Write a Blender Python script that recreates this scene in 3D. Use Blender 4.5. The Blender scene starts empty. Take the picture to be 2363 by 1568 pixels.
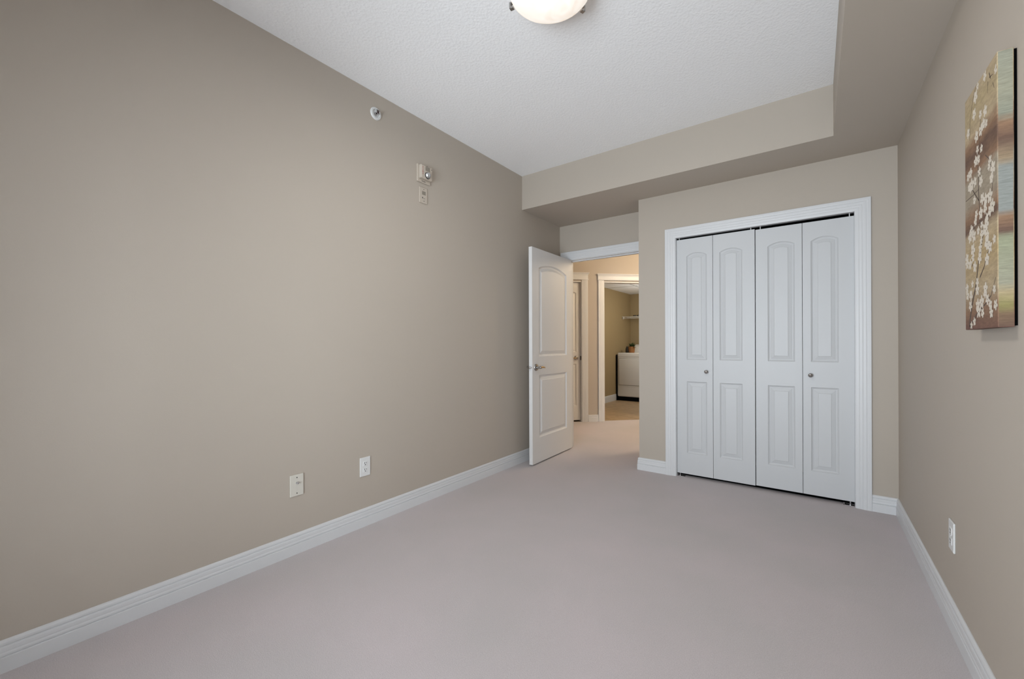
import bpy, bmesh, math, random
from mathutils import Vector, Matrix
from mathutils.geometry import tessellate_polygon

random.seed(7)
scene = bpy.context.scene
COL = scene.collection

# ------------------------------------------------------------------ camera
YAW, ROLL, F_PX, CAM_H = 0.63289, -0.00366, 953.912, 1.13354
IMG_W, IMG_H = 2363, 1568
cam_data = bpy.data.cameras.new('camera')
cam_data.sensor_fit = 'HORIZONTAL'
cam_data.sensor_width = 36.0
cam_data.lens = 36.0 * F_PX / IMG_W
cam_data.shift_y = 12.082 / IMG_W
cam_data.clip_start = 0.02
cam = bpy.data.objects.new('camera', cam_data)
COL.objects.link(cam)
_r = Vector((math.cos(YAW), math.sin(YAW), 0)); _u = Vector((0, 0, 1)); _f = Vector((-math.sin(YAW), math.cos(YAW), 0))
_rr = _r * math.cos(ROLL) + _u * math.sin(ROLL)
_uu = -_r * math.sin(ROLL) + _u * math.cos(ROLL)
m = Matrix.Identity(4)
for i in range(3):
    m[i][0], m[i][1], m[i][2] = _rr[i], _uu[i], -_f[i]
m[2][3] = CAM_H
cam.matrix_world = m
scene.camera = cam

# ------------------------------------------------------------------ colour management
scene.view_settings.view_transform = 'Standard'
scene.view_settings.look = 'None'
scene.view_settings.exposure = 0.13
scene.view_settings.gamma = 1.0
scene.view_settings.use_curve_mapping = False

# ------------------------------------------------------------------ main measures (metres)
XL, XR = -2.288, 0.441          # left / right wall faces
YB, YC, YD = 3.292, 3.700, 4.025  # bulkhead face, closet wall face, entry wall face
YW = -1.15                      # window wall face (behind the camera)
XB, XC = 0.096, -1.287          # bulkhead side face, corner of the closet wall
ZC, ZB = 2.765, 2.44            # ceiling, underside of bulkhead
T = 0.115
WX0, WX1, WZ0, WZ1 = -1.45, 0.05, 0.20, 1.95    # window opening

# ------------------------------------------------------------------ daylight and lamps
world = bpy.data.worlds.new('sky'); scene.world = world
world.use_nodes = True
bg = world.node_tree.nodes['Background']
wt = world.node_tree
SKY_TINT = (1.30, 1.44, 1.56)
# pale overcast sky: bright horizon, lower half brightened to lift the ceiling, darker zenith
w_tc = wt.nodes.new('ShaderNodeTexCoord'); w_sp = wt.nodes.new('ShaderNodeSeparateXYZ'); w_ma = wt.nodes.new('ShaderNodeMath')
w_ma.operation = 'MULTIPLY_ADD'; w_ma.inputs[1].default_value = 0.5; w_ma.inputs[2].default_value = 0.5
w_cr = wt.nodes.new('ShaderNodeValToRGB')
def _sky(v): return (v*SKY_TINT[0]/1.26, v*SKY_TINT[1]/1.26, v*SKY_TINT[2]/1.26, 1)
w_cr.color_ramp.elements[0].position = 0.0; w_cr.color_ramp.elements[0].color = _sky(1.2)
w_cr.color_ramp.elements[1].position = 1.0; w_cr.color_ramp.elements[1].color = _sky(0.45)
for p_, v_ in ((0.48, 1.25), (0.55, 1.1), (0.68, 0.65)):
    e_ = w_cr.color_ramp.elements.new(p_); e_.color = _sky(v_)
wt.links.new(w_tc.outputs['Generated'], w_sp.inputs[0]); wt.links.new(w_sp.outputs['Z'], w_ma.inputs[0])
wt.links.new(w_ma.outputs[0], w_cr.inputs['Fac']); wt.links.new(w_cr.outputs['Color'], bg.inputs[0])
bg.inputs[1].default_value = 12.2

def area(name, loc, rot, sx, sy, power, color, portal=False):
    l = bpy.data.lights.new(name, 'AREA'); l.shape = 'RECTANGLE'; l.size = sx; l.size_y = sy
    l.energy = power; l.color = color
    if portal: l.cycles.is_portal = True
    o = bpy.data.objects.new(name, l); o.location = loc; o.rotation_euler = rot; COL.objects.link(o); return o

def bulb(name, loc, power, color, radius=0.06):
    l = bpy.data.lights.new(name, 'POINT'); l.energy = power; l.color = color; l.shadow_soft_size = radius
    o = bpy.data.objects.new(name, l); o.location = loc; COL.objects.link(o); return o

area('window_portal', ((WX0+WX1)/2, YW-0.14, (WZ0+WZ1)/2), (math.radians(90), 0, 0), WX1-WX0, WZ1-WZ0, 1, (1, 1, 1), True)
bulb('hall_bulb', (-0.64, 5.48, 2.40), 68, (1.0, 0.81, 0.57), 0.28)
bulb('laundry_unseen_light', (-2.0, 7.6, 1.75), 25, (1.0, 0.95, 0.86), 0.12)  # unseen light without a fitting, hung low to brighten the laundry ceiling
LAMP_GLOW = 0.58

# ------------------------------------------------------------------ materials
def nt(name):
    mt = bpy.data.materials.new(name); mt.use_nodes = True
    t = mt.node_tree; p = t.nodes['Principled BSDF']
    return mt, t, p

def srgb(r, g, b):
    def f(c):
        c /= 255.0
        return c/12.92 if c <= 0.04045 else ((c+0.055)/1.055)**2.4
    return (f(r), f(g), f(b), 1)

def simple(name, col, rough=0.5, metal=0.0, spec=0.5, bump=None, vary=None):
    mt, t, p = nt(name)
    p.inputs['Base Color'].default_value = col
    p.inputs['Roughness'].default_value = rough
    p.inputs['Metallic'].default_value = metal
    p.inputs['Specular IOR Level'].default_value = spec
    tc = t.nodes.new('ShaderNodeTexCoord')
    if vary:
        n = t.nodes.new('ShaderNodeTexNoise'); n.inputs['Scale'].default_value = vary[0]; n.inputs['Detail'].default_value = 4
        t.links.new(tc.outputs['Object'], n.inputs['Vector'])
        mx = t.nodes.new('ShaderNodeMix'); mx.data_type = 'RGBA'
        a = vary[1]
        mx.inputs[6].default_value = (col[0]*(1-a), col[1]*(1-a), col[2]*(1-a), 1)
        mx.inputs[7].default_value = (min(1, col[0]*(1+a)), min(1, col[1]*(1+a)), min(1, col[2]*(1+a)), 1)
        t.links.new(n.outputs['Fac'], mx.inputs[0]); t.links.new(mx.outputs[2], p.inputs['Base Color'])
    if bump:
        n = t.nodes.new('ShaderNodeTexNoise'); n.inputs['Scale'].default_value = bump[0]; n.inputs['Detail'].default_value = 3
        t.links.new(tc.outputs['Object'], n.inputs['Vector'])
        b = t.nodes.new('ShaderNodeBump'); b.inputs['Strength'].default_value = bump[1]; b.inputs['Distance'].default_value = bump[2]
        t.links.new(n.outputs['Fac'], b.inputs['Height']); t.links.new(b.outputs['Normal'], p.inputs['Normal'])
    return mt

M = {}
M['wall'] = simple('taupe_wall_paint', (0.484, 0.427, 0.364, 1), 0.62, spec=0.3, bump=(220, 0.10, 0.002), vary=(1.3, 0.015))
M['laundry_wall'] = simple('laundry_wall_paint', (0.34, 0.255, 0.135, 1), 0.7, spec=0.3, bump=(220, 0.1, 0.002))
M['trim'] = simple('white_trim_paint', (0.69, 0.695, 0.705, 1), 0.38, spec=0.4, vary=(3, 0.01))
M['door'] = simple('white_door_paint', (0.595, 0.603, 0.613, 1), 0.42, spec=0.4, bump=(160, 0.05, 0.001))
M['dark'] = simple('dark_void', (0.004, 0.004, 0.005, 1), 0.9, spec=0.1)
M['track'] = simple('black_track_metal', (0.002, 0.002, 0.002, 1), 1.0, spec=0.0)
M['door_lit'] = simple('white_door_paint_lit', (0.73, 0.72, 0.71, 1), 0.42, spec=0.4, bump=(160, 0.05, 0.001))  # same door paint, lightened for the hall light on these leaves
M['nickel'] = simple('satin_nickel', (0.42, 0.41, 0.40, 1), 0.22, metal=1.0)
M['chrome'] = simple('bright_chrome', (0.75, 0.76, 0.78, 1), 0.12, metal=1.0)
M['brass'] = simple('aged_brass', (0.55, 0.40, 0.20, 1), 0.25, metal=1.0)
M['plate_white'] = simple('white_plastic', (0.74, 0.74, 0.73, 1), 0.35)
M['plate_almond'] = simple('almond_plastic', (0.66, 0.63, 0.56, 1), 0.4)
M['alarm_beige'] = simple('alarm_beige_plastic', (0.53, 0.465, 0.39, 1), 0.45)
M['slot'] = simple('slot_black', (0.02, 0.02, 0.02, 1), 0.6)
M['grille'] = simple('grille_shadow_grey', (0.26, 0.23, 0.19, 1), 0.7)
M['red'] = simple('red_print', (0.42, 0.05, 0.05, 1), 0.6)
M['print'] = simple('dark_print', (0.05, 0.05, 0.05, 1), 0.6)
M['bulb_red'] = simple('dark_red_bulb', (0.03, 0.004, 0.004, 1), 0.2)
M['appliance'] = simple('white_enamel', (0.66, 0.64, 0.60, 1), 0.3)
M['pot'] = simple('woven_terracotta', (0.30, 0.125, 0.035, 1), 0.75, bump=(90, 0.6, 0.01), vary=(60, 0.3))
M['leaf'] = simple('dark_green_leaf', (0.045, 0.075, 0.022, 1), 0.45, vary=(40, 0.4))
M['soil'] = simple('soil', (0.03, 0.02, 0.012, 1), 0.9)
M['jar'] = simple('dark_jar', (0.035, 0.03, 0.02, 1), 0.4)
M['wire'] = simple('white_coated_wire', (0.62, 0.58, 0.50, 1), 0.4)
M['stretcher'] = simple('black_frame_back', (0.003, 0.003, 0.003, 1), 1.0, spec=0.0)

# strobe lens: clear faceted plastic over a bright reflector
M['lens'] = simple('clear_strobe_lens', (0.62, 0.63, 0.64, 1), 0.08, metal=0.85)

# glass pane
mt, t, p = nt('window_glass')
t.nodes.remove(p)
tr = t.nodes.new('ShaderNodeBsdfTransparent'); gl = t.nodes.new('ShaderNodeBsdfGlossy'); gl.inputs['Roughness'].default_value = 0.0
fr = t.nodes.new('ShaderNodeFresnel'); fr.inputs['IOR'].default_value = 1.45
mx = t.nodes.new('ShaderNodeMixShader')
t.links.new(fr.outputs[0], mx.inputs[0]); t.links.new(tr.outputs[0], mx.inputs[1]); t.links.new(gl.outputs[0], mx.inputs[2])
t.links.new(mx.outputs[0], t.nodes['Material Output'].inputs['Surface'])
M['glass'] = mt

# ceiling: white, sprayed stipple texture
mt, t, p = nt('stippled_white_ceiling')
p.inputs['Base Color'].default_value = (0.95, 0.95, 0.955, 1); p.inputs['Roughness'].default_value = 0.9; p.inputs['Specular IOR Level'].default_value = 0.1
tc = t.nodes.new('ShaderNodeTexCoord')
n1 = t.nodes.new('ShaderNodeTexNoise'); n1.inputs['Scale'].default_value = 95; n1.inputs['Detail'].default_value = 5; n1.inputs['Roughness'].default_value = 0.65
n2 = t.nodes.new('ShaderNodeTexVoronoi'); n2.inputs['Scale'].default_value = 62
ad = t.nodes.new('ShaderNodeMath'); ad.operation = 'MULTIPLY_ADD'; ad.inputs[1].default_value = 0.45
b = t.nodes.new('ShaderNodeBump'); b.inputs['Strength'].default_value = 0.34; b.inputs['Distance'].default_value = 0.008
t.links.new(tc.outputs['Object'], n1.inputs['Vector']); t.links.new(tc.outputs['Object'], n2.inputs['Vector'])
t.links.new(n2.outputs['Distance'], ad.inputs[0]); t.links.new(n1.outputs['Fac'], ad.inputs[2])
t.links.new(ad.outputs[0], b.inputs['Height']); t.links.new(b.outputs['Normal'], p.inputs['Normal'])
M['ceiling'] = mt

# carpet: cut pile, fine speckle, soft traffic patches
mt, t, p = nt('greige_cut_pile_carpet')
p.inputs['Roughness'].default_value = 0.95; p.inputs['Specular IOR Level'].default_value = 0.05
p.inputs['Sheen Weight'].default_value = 0.15
tc = t.nodes.new('ShaderNodeTexCoord')
n1 = t.nodes.new('ShaderNodeTexNoise'); n1.inputs['Scale'].default_value = 330; n1.inputs['Detail'].default_value = 3; n1.inputs['Roughness'].default_value = 0.7
n2 = t.nodes.new('ShaderNodeTexNoise'); n2.inputs['Scale'].default_value = 1.7; n2.inputs['Detail'].default_value = 5
r1 = t.nodes.new('ShaderNodeMix'); r1.data_type = 'RGBA'
r1.inputs[6].default_value = (0.36, 0.332, 0.331, 1); r1.inputs[7].default_value = (0.815, 0.757, 0.757, 1)
r2 = t.nodes.new('ShaderNodeMix'); r2.data_type = 'RGBA'; r2.blend_type = 'MULTIPLY'; r2.inputs[0].default_value = 1.0
cr = t.nodes.new('ShaderNodeValToRGB'); cr.color_ramp.elements[0].position = 0.3; cr.color_ramp.elements[1].position = 0.7
cr.color_ramp.elements[0].color = (0.90, 0.905, 0.905, 1); cr.color_ramp.elements[1].color = (1.0, 0.965, 0.985, 1)
b = t.nodes.new('ShaderNodeBump'); b.inputs['Strength'].default_value = 0.32; b.inputs['Distance'].default_value = 0.005
for n in (n1, n2): t.links.new(tc.outputs['Object'], n.inputs['Vector'])
t.links.new(n1.outputs['Fac'], r1.inputs[0]); t.links.new(n2.outputs['Fac'], cr.inputs['Fac'])
t.links.new(r1.outputs[2], r2.inputs[6]); t.links.new(cr.outputs['Color'], r2.inputs[7])
t.links.new(r2.outputs[2], p.inputs['Base Color'])
t.links.new(n1.outputs['Fac'], b.inputs['Height']); t.links.new(b.outputs['Normal'], p.inputs['Normal'])
M['carpet'] = mt

# laundry vinyl tile
mt, t, p = nt('beige_vinyl_tile')
p.inputs['Roughness'].default_value = 0.4
tc = t.nodes.new('ShaderNodeTexCoord'); mp = t.nodes.new('ShaderNodeMapping'); mp.inputs['Rotation'].default_value = (0, 0, math.radians(12))
br = t.nodes.new('ShaderNodeTexBrick'); br.offset = 0; br.inputs['Scale'].default_value = 3.2
br.inputs['Brick Width'].default_value = 1.0; br.inputs['Row Height'].default_value = 1.0; br.inputs['Mortar Size'].default_value = 0.018
br.inputs['Color1'].default_value = (0.62, 0.44, 0.255, 1); br.inputs['Color2'].default_value = (0.54, 0.38, 0.215, 1); br.inputs['Mortar'].default_value = (0.40, 0.28, 0.15, 1)
n2 = t.nodes.new('ShaderNodeTexNoise'); n2.inputs['Scale'].default_value = 7; n2.inputs['Detail'].default_value = 6; n2.inputs['Distortion'].default_value = 1.5
mxx = t.nodes.new('ShaderNodeMix'); mxx.data_type = 'RGBA'; mxx.blend_type = 'MULTIPLY'; mxx.inputs[0].default_value = 0.6
t.links.new(tc.outputs['Object'], mp.inputs[0]); t.links.new(mp.outputs[0], br.inputs['Vector']); t.links.new(tc.outputs['Object'], n2.inputs['Vector'])
t.links.new(br.outputs['Color'], mxx.inputs[6]); t.links.new(n2.outputs['Fac'], mxx.inputs[7]); t.links.new(mxx.outputs[2], p.inputs['Base Color'])
M['tile'] = mt

# laundry ceiling tile
M['ceil_tile'] = simple('laundry_ceiling_tile', (0.90, 0.92, 0.95, 1), 0.9, spec=0.1, bump=(120, 0.2, 0.004))
M['tbar'] = simple('ceiling_grid_grey', (0.42, 0.43, 0.42, 1), 0.5)

# alabaster glass of the ceiling lamp (lit)
mt, t, p = nt('lit_alabaster_glass')
tc = t.nodes.new('ShaderNodeTexCoord'); n1 = t.nodes.new('ShaderNodeTexNoise'); n1.inputs['Scale'].default_value = 7; n1.inputs['Detail'].default_value = 4; n1.inputs['Distortion'].default_value = 2.5
cr = t.nodes.new('ShaderNodeValToRGB'); cr.color_ramp.elements[0].position = 0.3; cr.color_ramp.elements[1].position = 0.7; cr.color_ramp.elements[0].color = (0.82, 0.66, 0.52, 1); cr.color_ramp.elements[1].color = (1.0, 0.94, 0.86, 1)
t.links.new(tc.outputs['Object'], n1.inputs['Vector']); t.links.new(n1.outputs['Fac'], cr.inputs['Fac'])
p.inputs['Base Color'].default_value = (0.85, 0.82, 0.78, 1); p.inputs['Roughness'].default_value = 0.25
t.links.new(cr.outputs['Color'], p.inputs['Emission Color']); p.inputs['Emission Strength'].default_value = LAMP_GLOW
M['lamp_glass'] = mt

# printed canvas: bands that run round the edge; Object Z is height above the lower edge (0..0.755)
def canvas_mat(name, stops, noise_amt, streak):
    mt, t, p = nt(name)
    p.inputs['Roughness'].default_value = 0.75; p.inputs['Specular IOR Level'].default_value = 0.2
    tc = t.nodes.new('ShaderNodeTexCoord'); sp = t.nodes.new('ShaderNodeSeparateXYZ')
    mp = t.nodes.new('ShaderNodeMapping'); mp.inputs['Scale'].default_value = streak
    n = t.nodes.new('ShaderNodeTexNoise'); n.inputs['Scale'].default_value = 6; n.inputs['Detail'].default_value = 8; n.inputs['Roughness'].default_value = 0.7
    mu = t.nodes.new('ShaderNodeMath'); mu.operation = 'MULTIPLY_ADD'; mu.inputs[1].default_value = noise_amt
    sc = t.nodes.new('ShaderNodeMath'); sc.operation = 'MULTIPLY_ADD'; sc.inputs[1].default_value = 1/0.755; sc.inputs[2].default_value = -noise_amt*0.5
    ramp = t.nodes.new('ShaderNodeValToRGB')
    els = ramp.color_ramp.elements
    els[0].position = stops[0][0]; els[0].color = stops[0][1]
    els[1].position = stops[-1][0]; els[1].color = stops[-1][1]
    for pos, c in stops[1:-1]:
        e = els.new(pos); e.color = c
    t.links.new(tc.outputs['Object'], sp.inputs[0]); t.links.new(tc.outputs['Object'], mp.inputs[0]); t.links.new(mp.outputs[0], n.inputs['Vector'])
    t.links.new(sp.outputs['Z'], sc.inputs[0]); t.links.new(n.outputs['Fac'], mu.inputs[0]); t.links.new(sc.outputs[0], mu.inputs[2])
    t.links.new(mu.outputs[0], ramp.inputs['Fac'])
    # fine brush streaks
    n3 = t.nodes.new('ShaderNodeTexNoise'); n3.inputs['Scale'].default_value = 28; n3.inputs['Detail'].default_value = 6; n3.inputs['Roughness'].default_value = 0.75
    t.links.new(mp.outputs[0], n3.inputs['Vector'])
    mm = t.nodes.new('ShaderNodeMix'); mm.data_type = 'RGBA'; mm.blend_type = 'OVERLAY'; mm.inputs[0].default_value = 0.55
    t.links.new(ramp.outputs['Color'], mm.inputs[6]); t.links.new(n3.outputs['Fac'], mm.inputs[7])
    t.links.new(mm.outputs[2], p.inputs['Base Color'])
    return mt
tan, olive = (0.43, 0.335, 0.215, 1), (0.40, 0.315, 0.185, 1)
rust, brown = (0.26, 0.155, 0.095, 1), (0.14, 0.085, 0.062, 1)
greyb, ochre = (0.33, 0.275, 0.205, 1), (0.42, 0.31, 0.165, 1)
M['canvas_front'] = canvas_mat('printed_canvas_front', [(0.0, (0.17, 0.09, 0.07, 1)), (0.08, rust), (0.16, tan), (0.30, ochre), (0.38, tan), (0.43, brown), (0.47, rust),
    (0.53, greyb), (0.62, greyb), (0.66, rust), (0.72, brown), (0.77, rust), (0.82, tan), (0.92, olive), (1.0, tan)], 0.10, (1, 1.5, 4))
sage, blueg = (0.30, 0.285, 0.21, 1), (0.255, 0.262, 0.24, 1)
M['canvas_side'] = canvas_mat('printed_canvas_side', [(0.0, brown), (0.05, (0.20, 0.13, 0.08, 1)), (0.08, (0.25, 0.22, 0.09, 1)), (0.13, olive), (0.16, sage), (0.32, (0.29, 0.295, 0.195, 1)), (0.345, brown), (0.40, rust),
    (0.43, blueg), (0.58, blueg), (0.61, (0.30, 0.22, 0.14, 1)), (0.68, brown), (0.74, rust), (0.775, (0.26, 0.26, 0.20, 1)), (0.86, sage), (1.0, (0.29, 0.285, 0.22, 1))], 0.05, (1, 1, 9))
M['petal'] = simple('blossom_white', (0.66, 0.595, 0.50, 1), 0.75)
M['twig'] = simple('twig_brown', (0.09, 0.06, 0.045, 1), 0.8)

# ------------------------------------------------------------------ object helpers
def emit(name, bm, mats, parent=None, smooth=None, loc=None):
    bmesh.ops.recalc_face_normals(bm, faces=bm.faces)
    me = bpy.data.meshes.new(name)
    if smooth is not None:
        for f in bm.faces: f.smooth = True
        for e in bm.edges:
            if len(e.link_faces) == 2:
                e.smooth = e.calc_face_angle(0) < math.radians(smooth)
    bm.to_mesh(me); bm.free()
    for mm_ in (mats if isinstance(mats, (list, tuple)) else [mats]): me.materials.append(mm_)
    o = bpy.data.objects.new(name, me); COL.objects.link(o)
    if parent: o.parent = parent
    if loc: o.location = loc
    return o

def tag(o, label=None, cat=None, group=None, kind=None):
    if label: o['label'] = label
    if cat: o['category'] = cat
    if group: o['group'] = group
    if kind: o['kind'] = kind
    return o

def thing(name, label, cat, loc, rz=0.0, group=None, kind=None):
    o = bpy.data.objects.new(name, None); o.empty_display_size = 0.05
    o.location = loc; o.rotation_euler = (0, 0, rz); COL.objects.link(o)
    return tag(o, label, cat, group, kind)

def box(bm, x0, x1, y0, y1, z0, z1, mi=0):
    v = [bm.verts.new(p) for p in ((x0,y0,z0),(x1,y0,z0),(x1,y1,z0),(x0,y1,z0),(x0,y0,z1),(x1,y0,z1),(x1,y1,z1),(x0,y1,z1))]
    fs = []
    for q in ((0,3,2,1),(4,5,6,7),(0,1,5,4),(1,2,6,5),(2,3,7,6),(3,0,4,7)):
        f = bm.faces.new([v[i] for i in q]); f.material_index = mi; fs.append(f)
    return v, fs

def bevbox(bm, x0, x1, y0, y1, z0, z1, r, seg=2, mi=0):
    b2 = bmesh.new(); box(b2, x0, x1, y0, y1, z0, z1)
    bmesh.ops.bevel(b2, geom=list(b2.edges), offset=r, segments=seg, affect='EDGES', profile=0.5)
    merge(bm, b2, mi)

def merge(bm, b2, mi=0, mat=None):
    if mat is not None: bmesh.ops.transform(b2, matrix=mat, verts=b2.verts)
    vm = {v: bm.verts.new(v.co) for v in b2.verts}
    for f in b2.faces:
        try:
            nf = bm.faces.new([vm[v] for v in f.verts]); nf.material_index = mi
        except ValueError: pass
    b2.free()

def lathe(bm, prof, seg=24, axis='Z', org=(0,0,0), mi=0, cap=True):
    """prof: list of (radius, height) along axis; axis '-Y' means height grows towards -Y"""
    rings = []
    for r, h in prof:
        ring = []
        for k in range(seg):
            a = 2*math.pi*k/seg
            c, s = r*math.cos(a), r*math.sin(a)
            if axis == 'Z': p = (org[0]+c, org[1]+s, org[2]+h)
            elif axis == '-Y': p = (org[0]+c, org[1]-h, org[2]+s)
            else: p = (org[0]+h, org[1]+c, org[2]+s)
            ring.append(bm.verts.new(p))
        rings.append(ring)
    for a, b_ in zip(rings, rings[1:]):
        for k in range(seg):
            f = bm.faces.new((a[k], a[(k+1) % seg], b_[(k+1) % seg], b_[k])); f.material_index = mi
    if cap:
        for ring in (rings[0], rings[-1]):
            f = bm.faces.new(ring); f.material_index = mi

def tube(bm, pts, r, seg=8, mi=0):
    pts = [Vector(p) for p in pts]
    rings = []
    for i, p in enumerate(pts):
        d = (pts[min(i+1, len(pts)-1)] - pts[max(i-1, 0)]).normalized()
        a = Vector((0, 0, 1)) if abs(d.z) < 0.9 else Vector((1, 0, 0))
        u = d.cross(a).normalized(); w = d.cross(u)
        rr = r[i] if isinstance(r, (list, tuple)) else r
        rings.append([bm.verts.new(p + (u*math.cos(2*math.pi*k/seg) + w*math.sin(2*math.pi*k/seg))*rr) for k in range(seg)])
    for a, b_ in zip(rings, rings[1:]):
        for k in range(seg):
            f = bm.faces.new((a[k], a[(k+1) % seg], b_[(k+1) % seg], b_[k])); f.material_index = mi
    bm.faces.new(rings[0]).material_index = mi; bm.faces.new(rings[-1]).material_index = mi

def prism(bm, poly, z0, z1, mi=0):
    a = [bm.verts.new((x, y, z0)) for x, y in poly]; b_ = [bm.verts.new((x, y, z1)) for x, y in poly]
    bm.faces.new(a).material_index = mi; bm.faces.new(b_).material_index = mi
    n = len(poly)
    for i in range(n): bm.faces.new((a[i], a[(i+1) % n], b_[(i+1) % n], b_[i])).material_index = mi

def grid_faces(bm, rows):
    vr = [[bm.verts.new(p) for p in row] for row in rows]
    for a, b_ in zip(vr, vr[1:]):
        for i in range(len(a)-1): bm.faces.new((a[i], a[i+1], b_[i+1], b_[i]))
    return vr

BASE_PROF = [(0.0, 0.0), (0.0155, 0.0), (0.0155, 0.0520), (0.0145, 0.0535), (0.0105, 0.0545), (0.0105, 0.0560), (0.0140, 0.0585), (0.0142, 0.0640), (0.0122, 0.0700), (0.0128, 0.0740), (0.0128, 0.0840),
             (0.0118, 0.0880), (0.0080, 0.0895), (0.0080, 0.0915), (0.0108, 0.0940), (0.0104, 0.1010), (0.0078, 0.1070), (0.0030, 0.1100), (0.0, 0.1100)]

def offset_path(path, d):
    """offset an open polyline to its left by d"""
    P = [Vector(p) for p in path]; out = []
    for i, p in enumerate(P):
        ns = []
        if i > 0:
            t_ = (p - P[i-1]).normalized(); ns.append(Vector((-t_.y, t_.x)))
        if i < len(P)-1:
            t_ = (P[i+1] - p).normalized(); ns.append(Vector((-t_.y, t_.x)))
        if len(ns) == 1: out.append(p + ns[0]*d)
        else:
            b_ = (ns[0]+ns[1]).normalized(); out.append(p + b_*(d/max(0.2, b_.dot(ns[0]))))
    return out

def baseboard(name, path, label, height=0.11):
    bm = bmesh.new()
    k = height/0.11
    rows = []
    for t_, z in BASE_PROF:
        rows.append([(q.x, q.y, z*k) for q in offset_path(path, t_)])
    vr = grid_faces(bm, rows)
    for e in (0, -1): bm.faces.new([r[e] for r in vr])
    for i in range(len(path)-1): bm.faces.new((vr[0][i], vr[0][i+1], vr[-1][i+1], vr[-1][i]))
    return tag(emit(name, bm, M['trim']), label, 'baseboard', kind='structure')

CASE_PROF = [(0.0, 0.0), (0.0, 0.0160), (0.0020, 0.0180), (0.0180, 0.0180), (0.0215, 0.0172), (0.0240, 0.0158), (0.0265, 0.0168), (0.0300, 0.0170), (0.0390, 0.0162), (0.0425, 0.0150), (0.0450, 0.0138), (0.0475, 0.0146),
             (0.0510, 0.0146), (0.0600, 0.0134), (0.0630, 0.0118), (0.0655, 0.0124), (0.0690, 0.0122), (0.0790, 0.0108), (0.0840, 0.0092), (0.085, 0.0080), (0.085, 0.0)]

def casing_u(name, x0, x1, ztop, y, parent=None, w=0.085):
    """mitred door casing round an opening; x0,x1 = outer edges, facing -Y"""
    bm = bmesh.new(); k = w/0.085; rows = []
    for a, t_ in CASE_PROF:
        a *= k
        rows.append([(x0+a, y-t_, 0.0), (x0+a, y-t_, ztop-a), (x1-a, y-t_, ztop-a), (x1-a, y-t_, 0.0)])
    vr = grid_faces(bm, rows)
    for e in (0, -1): bm.faces.new([r[e] for r in vr])
    for i in range(3): bm.faces.new((vr[0][i], vr[0][i+1], vr[-1][i+1], vr[-1][i]))
    return emit(name, bm, M['trim'], parent)

# ------------------------------------------------------------------ panelled door leaf
def panel_outline(x0, x1, z0, z1, rise=0.0, n=14):
    """returns f(d): the panel outline inset by d; straight sides, optional segmental arch on top"""
    h = (x1-x0)/2; cx = (x0+x1)/2
    R = (h*h+rise*rise)/(2*rise) if rise > 0 else 0
    cz = z1+rise-R
    def f(d):
        if not rise: return [(x0+d, z0+d), (x1-d, z0+d), (x1-d, z1-d), (x0+d, z1-d)]
        hh, r = h-d, R-d
        a0 = math.asin(min(1, hh/r)); zc = cz + r*math.cos(a0)
        pts = [(x0+d, z0+d), (x1-d, z0+d), (x1-d, zc)]
        for i in range(1, n):
            a = a0 - 2*a0*i/n
            pts.append((cx+r*math.sin(a), cz+r*math.cos(a)))
        return pts + [(x0+d, zc)]
    return f

RAISED = [(0.0, 0.0), (0.0025, 0.004), (0.009, 0.0085), (0.013, 0.0100), (0.017, 0.0100), (0.0185, 0.0088), (0.0405, 0.0034), (0.0425, 0.0008)]

def panel_face(bm, w, h, panels, fn, prof, x_off=0.0):
    outer = [(0, 0), (w, 0), (w, h), (0, h)]
    loops = [outer] + [p(0.0) for p in panels]
    flat = [q for lp in loops for q in lp]
    tris = tessellate_polygon([[Vector((x, z, 0)) for x, z in lp] for lp in loops])
    vs = [bm.verts.new(fn(x, z, 0.0)) for x, z in flat]
    for t_ in tris:
        try: bm.faces.new([vs[i] for i in t_])
        except ValueError: pass
    k = 4
    for p in panels:
        n = len(p(0.0)); prev = vs[k:k+n]; k += n
        for d, depth in prof[1:]:
            cur = [bm.verts.new(fn(q[0], q[1], depth)) for q in p(d)]
            for i in range(n): bm.faces.new((prev[i], prev[(i+1) % n], cur[(i+1) % n], cur[i]))
            prev = cur
        bm.faces.new(prev)
    return vs[:4]

def door_leaf(bm, w, h, th, panels, prof=RAISED, back=True):
    """x 0..w, y 0 (front, facing -Y)..th, z 0..h"""
    f = panel_face(bm, w, h, panels, lambda x, z, d: (x, d, z), prof)
    if back: g = panel_face(bm, w, h, panels, lambda x, z, d: (x, th-d, z), prof)
    else: 
        g = [bm.verts.new(p) for p in ((0, th, 0), (w, th, 0), (w, th, h), (0, th, h))]; bm.faces.new(g)
    for i in range(4): bm.faces.new((f[i], f[(i+1) % 4], g[(i+1) % 4], g[i]))

# ================================================================== SETTING
# ---- floors
D_C = 8.23                                    # diagonal hall wall face: y - x = D_C
bm = bmesh.new()
prism(bm, [(-3.6, YW-0.05), (0.6, YW-0.05), (0.6, 7.2), (-1.08, 7.2), (-3.6, 4.68)], -0.08, 0.0)
tag(emit('floor', bm, M['carpet']), 'greige cut pile carpet covering the bedroom and hall floor', 'floor', kind='structure')
bm = bmesh.new()
prism(bm, [(-3.6, 4.68), (-1.08, 7.2), (-0.6, 7.2), (-0.6, 9.1), (-3.6, 9.1)], -0.08, -0.001)
tag(emit('floor_laundry', bm, M['tile']), 'beige tiled floor inside the laundry room', 'floor', kind='structure')

bm = bmesh.new(); box(bm, XC+T, XR, YC+0.072, 4.45, 0.0005, 0.002)  # black sheet over the carpet paints in the shade under the doors
tag(emit('floor_closet_shade', bm, M['dark']), 'black sheet painting the shade under the closet doors', 'floor', kind='structure')

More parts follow.
